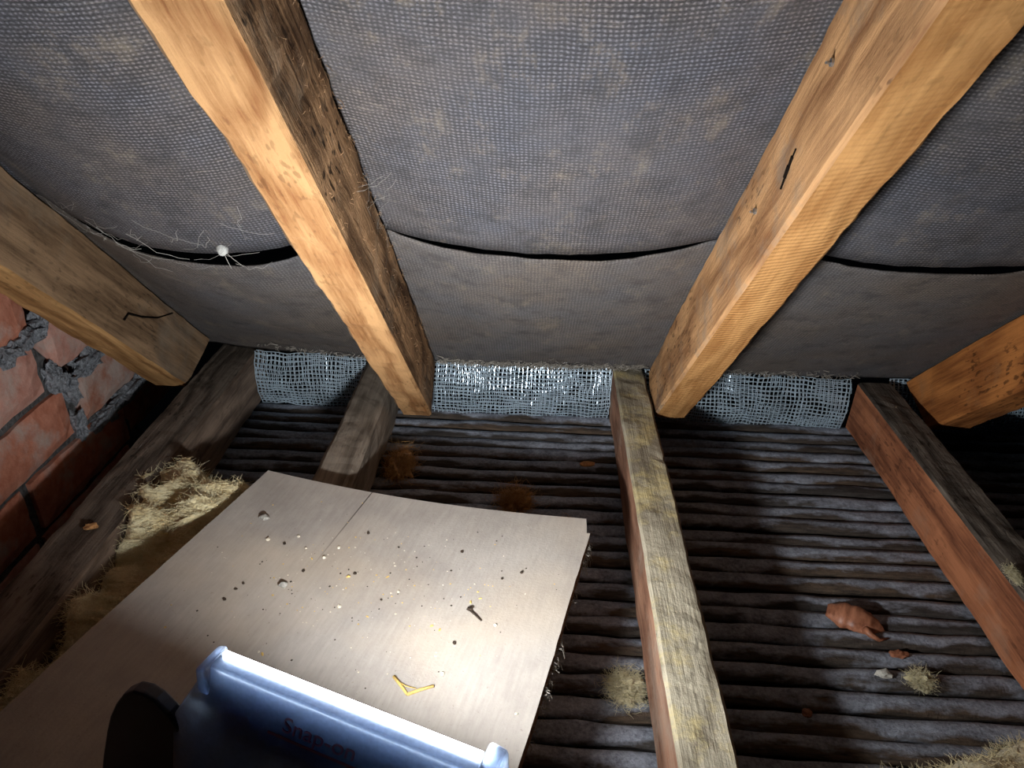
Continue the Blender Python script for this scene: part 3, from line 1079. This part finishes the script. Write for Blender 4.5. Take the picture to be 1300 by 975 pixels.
lf = curled_leaf('dry_leaf', 0.056, 0.024, 1.25, (0.338, 0.566, ZL), -0.45, 'curled red-brown dry leaf lying on the laths', 2)
tl = MB()
pts = [Vector((0.010, -0.013, 0.005)), Vector((0.015, -0.019, 0.006)), Vector((0.024, -0.018, 0.002)), Vector((0.032, -0.010, 0.001))]
tl.strand(pts, 0.0042, 0.0010, 6)
tl.build('curled_tip', LEAF_M, lf, True)
curled_leaf('leaf_fragment', 0.020, 0.0058, 0.7, (0.366, 0.524, ZL), 0.05, 'small red-brown leaf fragment nearer than the curled leaf', 5)
curled_leaf('leaf_fragment', 0.010, 0.005, 0.8, (0.255, 0.452, ZL), 0.9, 'tiny dark brown leaf fragment in the joist shadow on the laths', 7)
CHIP = plain('chip_pale_wood', srgb(190, 140, 92), 0.8, 0.3, 300)
ch_ = lump(0.012, 0.005, 0.0022, 4, 2, 0.5, 1.3)
tag(ch_.build('wood_chip', CHIP, None, False, (0.075, 0.826, ZL + 0.002), (0, 0, 0.15)), 'tan wood chip on the dark laths behind the board', 'wood chip')
ch2 = lump(0.0065, 0.0045, 0.0025, 7, 2, 0.6, 1.5)
tag(ch2.build('wood_chip', CHIP, None, False, (-0.437, 0.562, 0.003), (0, 0, 0.5)), 'pale chip lying on top of the dark joist by the brick wall', 'wood chip')
PLCR = plain('plaster_crumb', srgb(176, 172, 162), 0.9, 0.3, 400)
tag(lump(0.008, 0.005, 0.0035, 6, 2, 0.6).build('plaster_crumb', PLCR, None, False, (0.340, 0.497, ZL + 0.003)), 'grey-white plaster crumb on the laths left of the small wool tuft', 'crumb')

# ------------------------------------------------------------------ crumbs on the board
C_PALE = plain('crumb_pale', srgb(214, 204, 184), 0.9, 0.25, 600)
C_DARK = plain('crumb_dark', srgb(58, 48, 40), 0.9, 0.4, 600)
C_YEL = plain('crumb_straw', srgb(212, 178, 104), 0.8, 0.25, 600)
C_STONE = plain('crumb_stone', srgb(150, 146, 138), 0.9, 0.4, 400)
PALE = [(-0.16, 0.46), (-0.113, 0.481), (-0.179, 0.534), (-0.209, 0.53), (-0.221, 0.546), (-0.025, 0.447), (-0.004, 0.362), (-0.063, 0.396), (-0.248, 0.538), (-0.189, 0.519)]
DARK = [(-0.126, 0.471), (-0.156, 0.557), (-0.123, 0.539), (-0.062, 0.536), (-0.022, 0.502), (-0.005, 0.51), (-0.156, 0.501), (-0.203, 0.5), (-0.057, 0.427), (-0.25, 0.479), (-0.254, 0.472), (-0.259, 0.459), (-0.231, 0.534)]
YEL = [(-0.2, 0.517), (-0.161, 0.497), (-0.04, 0.477), (-0.048, 0.472), (-0.071, 0.44), (-0.078, 0.444), (-0.126, 0.499), (-0.134, 0.451), (-0.208, 0.405)]
rc = random.Random(17)
for lst, mt, nm, lab, grp, dims in ((PALE, C_PALE, 'plaster_crumb', 'pale plaster crumb lying on the board', 'pale crumbs on the board', (0.0028, 0.0022, 0.0016)),
                                    (DARK, C_DARK, 'grit_grain', 'dark speck of grit lying on the board', 'dark grit on the board', (0.0024, 0.0018, 0.0014)),
                                    (YEL, C_YEL, 'straw_bit', 'short straw-yellow bit lying on the board', 'straw-yellow bits on the board', (0.0030, 0.0011, 0.0010))):
    mes = [lump(*dims, seed=k + 1, sub=1, amp=0.7).mesh(nm, mt) for k in range(4)]
    for k, (x, y_) in enumerate(lst):
        o = link(nm, mes[k % 4], None, (x, y_, zb(x, y_) + dims[2] * 0.5), (0, 0, rc.uniform(0, 6.28)))
        s_ = rc.uniform(0.5, 0.85)
        o.scale = (s_, s_, s_)
        tag(o, lab, 'crumb', grp)
tag(lump(0.0052, 0.0036, 0.0026, 3, 2, 0.5).build('pebble', C_STONE, None, False, (-0.261, 0.568, zb(-.261, .568) + 0.002)), 'largest grey pebble, near the far left corner of the board', 'pebble')
tag(lump(0.0042, 0.0032, 0.0026, 8, 2, 0.5).build('pebble', C_STONE, None, False, (-0.215, 0.480, zb(-.215, .48) + 0.002)), 'smaller grey pebble on the left half of the board', 'pebble')
# twig with a dark knob
tw = link('twig', None, None, (-0.0435, 0.457, zb(-.0435, .457)))
tag(tw, 'short dark twig with a knobbly end on the board', 'twig')
k_ = MB(); k_.strand([(-0.005, 0.006, 0.0012), (0, 0.0005, 0.0015), (0.0065, -0.006, 0.001)], 0.0009, 0.0006, 6)
k_.build('stem', C_DARK, tw, True)
lump(0.0028, 0.0022, 0.0018, 5, 2, 0.6).build('knob', C_DARK, tw, False, (-0.0045, 0.0062, 0.0016))
# bent straw
st_ = link('bent_straw', None, None, (-0.087, 0.376, zb(-.087, .376)))
tag(st_, 'bent V-shaped piece of yellow straw on the board above the lamp', 'straw')
for a, b in (((-0.013, 0.014, 0.0022), (0.0, -0.001, 0.0012)), ((0.0, -0.001, 0.0012), (0.019, 0.007, 0.0022))):
    s_ = MB()
    mid_ = ((a[0] + b[0]) / 2, (a[1] + b[1]) / 2, (a[2] + b[2]) / 2 + 0.0006)
    s_.strand([a, mid_, b], 0.0013, 0.0011, 6)
    s_.build('stalk', C_YEL, st_, True)
s_ = MB(); s_.strand([(-0.011, 0.011, 0.002), (-0.002, 0.005, 0.003), (0.006, 0.004, 0.002)], 0.0005, 0.0004, 4)
s_.build('husk_fibre', C_YEL, st_, True)
# fine dust and grit nobody could count
grit = MB()
for k in range(260):
    x = rc.gauss(-0.13, 0.075)
    y_ = rc.gauss(0.485, 0.05)
    a, b = board_x(y_)
    if not (a + 0.012 < x < b - 0.012) or y_ > far_edge(x) - 0.012 or y_ < 0.33:
        continue
    r_ = rc.uniform(0.0003, 0.0008)
    z = zb(x, y_)
    ax = rc.uniform(0, 3.14)
    c_, s1 = math.cos(ax) * r_ * rc.uniform(1, 2.0), math.sin(ax) * r_
    grit.add([(x + c_, y_ + s1, z), (x - s1, y_ + c_, z), (x - c_, y_ - s1, z), (x + s1, y_ - c_, z), (x, y_, z + r_)],
             [(0, 1, 4), (1, 2, 4), (2, 3, 4), (3, 0, 4), (3, 2, 1, 0)], rc.randrange(3))
tag(grit.build('fine_grit', [C_PALE, C_DARK, C_YEL]), 'fine pale and dark grit strewn over the board', 'grit', kind='stuff')

# ------------------------------------------------------------------ cobwebs, spider egg sac
egg = tag(link('egg_sac', None, None, sn(-0.289, 0.262, 0.643)), 'small white spider egg sac hanging at the lap gap on the left', 'egg sac')
lump(0.0050, 0.0046, 0.0062, 2, 3, 0.25).build('sac', plain('egg_sac_silk', srgb(205, 205, 200), 0.8, 0.15, 700), egg, True)
sk = MB()
for d in ((0.016, 0.004, -0.018), (-0.02, 0.006, 0.010), (0.012, 0.01, 0.014), (0.004, 0.004, -0.020)):
    sk.strand([(0, 0, 0), (d[0] * .5, d[1] * .5, d[2] * .55), d], 0.0003, 0.0002)
sk.build('silk_thread', COB, egg)


def cobweb(name, pairs, seed, label, r=0.00013, droop=0.006):
    rr = random.Random(seed)
    mb = MB()
    for a, b in pairs:
        a, b = Vector(a), Vector(b)
        n = 6
        pts = []
        for i in range(n + 1):
            q = i / n
            p = a.lerp(b, q) + Vector((rr.gauss(0, .0012), rr.gauss(0, .0012), -droop * math.sin(math.pi * q) * rr.uniform(.4, 1.2)))
            pts.append(p)
        mb.strand(pts, r * rr.uniform(.7, 1.5), None)
    return tag(mb.build(name, COB), label, 'cobweb', 'cobwebs on the felt', kind='stuff')


rw = random.Random(40)
prs = []
for k in range(26):
    x = rw.uniform(-0.43, -0.25)
    s = rw.uniform(0.20, 0.30)
    c, sg, gp = bay(x)
    x2 = x + rw.uniform(-.05, .05)
    s2 = s + rw.uniform(-.04, .04)
    c2, sg2, gp2 = bay(x2)
    prs.append((sn(x, s, n_top(x) - sg * c - .004), sn(x2, s2, n_top(x2) - sg2 * c2 - .005)))
cobweb('cobweb', prs, 1, 'wispy cobweb strands around the lap gap at the left')
prs = []
for k in range(9):
    x = rw.uniform(-0.142, -0.115)
    s = rw.uniform(0.15, 0.28)
    c, sg, gp = bay(x)
    prs.append((sn(-0.140, s, 0.66 - rw.uniform(0, .02)), sn(x, s + rw.uniform(-.03, .03), n_top(x) - sg * c - .004)))
cobweb('cobweb', prs, 2, 'wispy cobweb strands along the rough rafter in the middle bay', 0.00011, 0.003)
prs = []
for k in range(18):
    x = rw.uniform(0.21, 0.30)
    s = rw.uniform(0.54, 0.655)
    c, sg, gp = bay(x)
    prs.append((sn(0.2065, s - .02, 0.655), sn(x, s, n_top(x) - sg * c * .3 - .005)))
cobweb('cobweb', prs, 3, 'wispy cobweb strands by the foot of the bright right rafter', 0.00012, 0.004)
